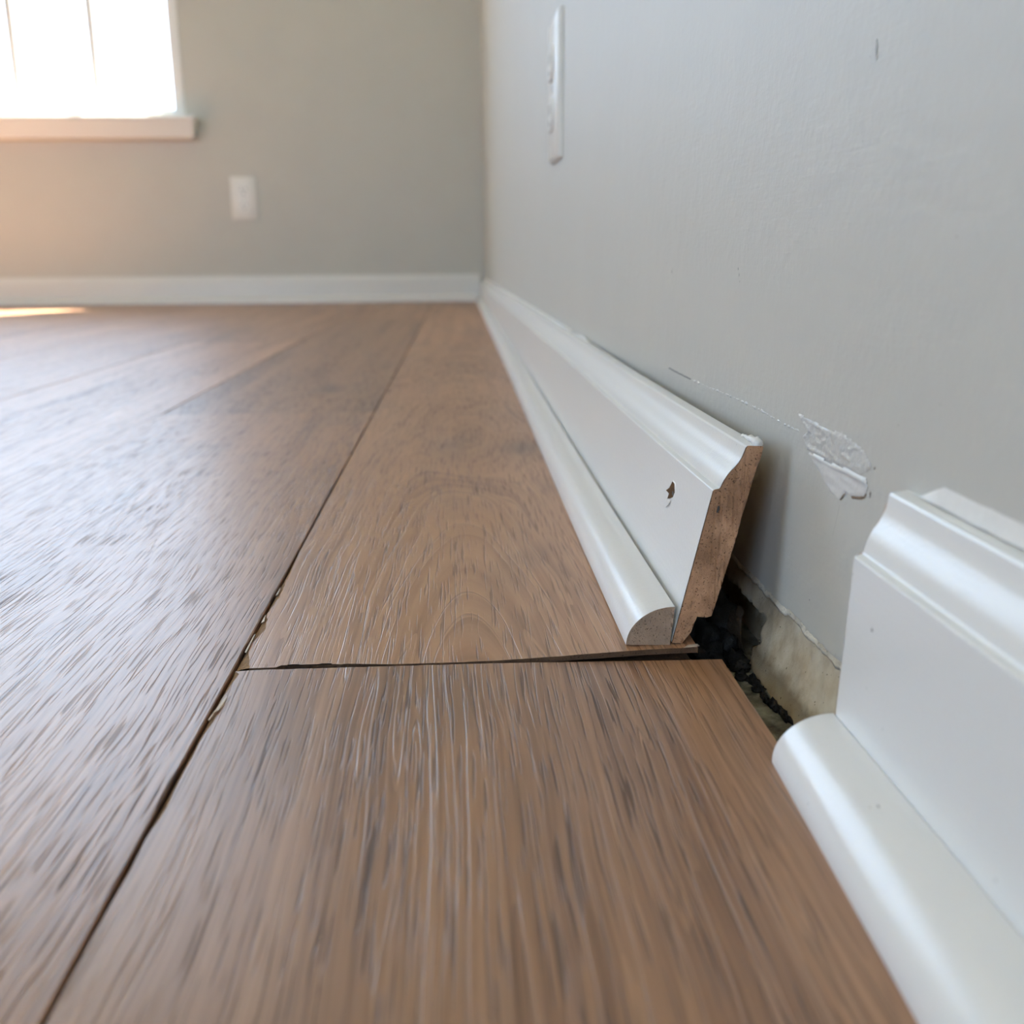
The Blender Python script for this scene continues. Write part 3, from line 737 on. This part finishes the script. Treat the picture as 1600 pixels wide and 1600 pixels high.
# ------------------------------------------------------------------ window in the back wall
win = empty('window_1', (-1.36, YB, WZ0)); tag(win, 'bright white-framed grid window in the far wall', 'window', kind='structure')
FWD = 0.029
b = BM(); ya, yb = YB-0.002, YB+0.075
b.box((WX0, ya, WZ0), (WX0+FWD, yb, WZ1)); b.box((WX1-FWD, ya, WZ0), (WX1, yb, WZ1))
b.box((WX0+FWD, ya+0.02, WZ0), (WX1-FWD, yb, WZ0+0.020)); b.box((WX0+FWD, ya, WZ1-FWD), (WX1-FWD, yb, WZ1))
P0(b.build('frame', VINYL, None, 0.002), win)
gx0, gx1, gz0, gz1 = WX0+FWD, WX1-FWD, WZ0+0.020, WZ1-FWD
zm = 1.27
P0(BM().box((gx0, YB+0.025, zm-0.02), (gx1, YB+0.06, zm+0.02)).build('meeting_rail', VINYL, None, 0.002), win)
P0(BM().box((gx0, YB+0.045, gz0), (gx1, YB+0.049, zm-0.02)).build('glass_pane', GLASS, None), win)
P0(BM().box((gx0, YB+0.045, zm+0.02), (gx1, YB+0.049, gz1)).build('glass_pane', GLASS, None), win)
for k in range(1, 6):
    X = gx1-(gx1-gx0)*k/6
    for z0, z1 in ((gz0, zm-0.02), (zm+0.02, gz1)):
        P0(BM().box((X-0.0105, YB+0.030, z0), (X+0.0105, YB+0.0445, z1)).build('muntin', VINYL, None), win)
for z in (0.885, 1.655):
    P0(BM().box((gx0, YB+0.0355, z-0.0105), (gx1, YB+0.0440, z+0.0105)).build('muntin', VINYL, None), win)
# sill board with a tapered apron
sp = [(0.0, -0.004), (-0.044, -0.004), (-0.046, -0.006), (-0.046, -0.012), (-0.043, -0.014), (-0.041, -0.020), (-0.030, -0.056), (-0.028, -0.0585), (0.0, -0.0585)]
def sill(X, tp): return [(X+tp*(p[1]+0.004)*0.16, YB+p[0], WZ0+p[1]) for p in sp]
xa, xb = WX0-0.030, WX1+0.030
V = sill(xa, -1)+sill(xb, 1); n_ = len(sp)
P0(mesh('sill', V, [(k, (k+1) % n_, n_+(k+1) % n_, n_+k) for k in range(n_)]+[tuple(range(n_)), tuple(range(n_, 2*n_))], VINYL, None), win)
# unseen window added in the left wall for fill daylight
w2 = empty('added_window', (XL, -0.95, LZ0)); tag(w2, 'added white-framed window in the left wall outside the picture, for fill daylight', 'window', kind='structure')
b = BM(); b.box((XL-0.08, LY0, LZ0), (XL, LY0+0.04, LZ1)); b.box((XL-0.08, LY1-0.04, LZ0), (XL, LY1, LZ1)); b.box((XL-0.08, LY0, LZ0), (XL, LY1, LZ0+0.04)); b.box((XL-0.08, LY0, LZ1-0.04), (XL, LY1, LZ1))
P0(b.build('frame', VINYL, None), w2)
P0(BM().box((XL-0.05, LY0+0.04, LZ0+0.04), (XL-0.046, LY1-0.04, LZ1-0.04)).build('glass_pane', GLASS, None), w2)

# unseen glazed door added behind the camera for fill and warm bounce light
d1 = empty('added_door', (-1.80, YF-0.05, 0)); tag(d1, 'added white glazed door behind the camera, for fill and warm bounce light', 'door', kind='structure')
b = BM(); xm = (DX0+DX1)/2
b.box((DX0, YF-0.09, 0), (DX0+0.05, YF-0.02, DZ1)); b.box((DX1-0.05, YF-0.09, 0), (DX1, YF-0.02, DZ1)); b.box((xm-0.03, YF-0.09, 0), (xm+0.03, YF-0.02, DZ1))
b.box((DX0, YF-0.09, DZ1-0.05), (DX1, YF-0.02, DZ1)); b.box((DX0, YF-0.09, 0), (DX1, YF-0.02, 0.08))
P0(b.build('frame', VINYL, None), d1)
P0(BM().box((DX0+0.05, YF-0.06, 0.08), (xm-0.03, YF-0.056, DZ1-0.05)).build('glass_pane', GLASS, None), d1)
P0(BM().box((xm+0.03, YF-0.06, 0.08), (DX1-0.05, YF-0.056, DZ1-0.05)).build('glass_pane', GLASS, None), d1)

# outside: lawn, and an unseen overhang added to cut off the sun patch
tag(BM().box((-25, -20, -0.62), (20, 30, -0.5)).build('ground', LAWN), 'dry pale lawn outside the house', 'lawn', kind='structure')
tag(BM().box((XL-0.6, YB+0.12, 2.50), (0.6, YB+0.44, 2.62)).build('added_overhang', VINYL), 'unseen white overhang added above the far window to cut off the sun patch', 'roof', kind='structure')
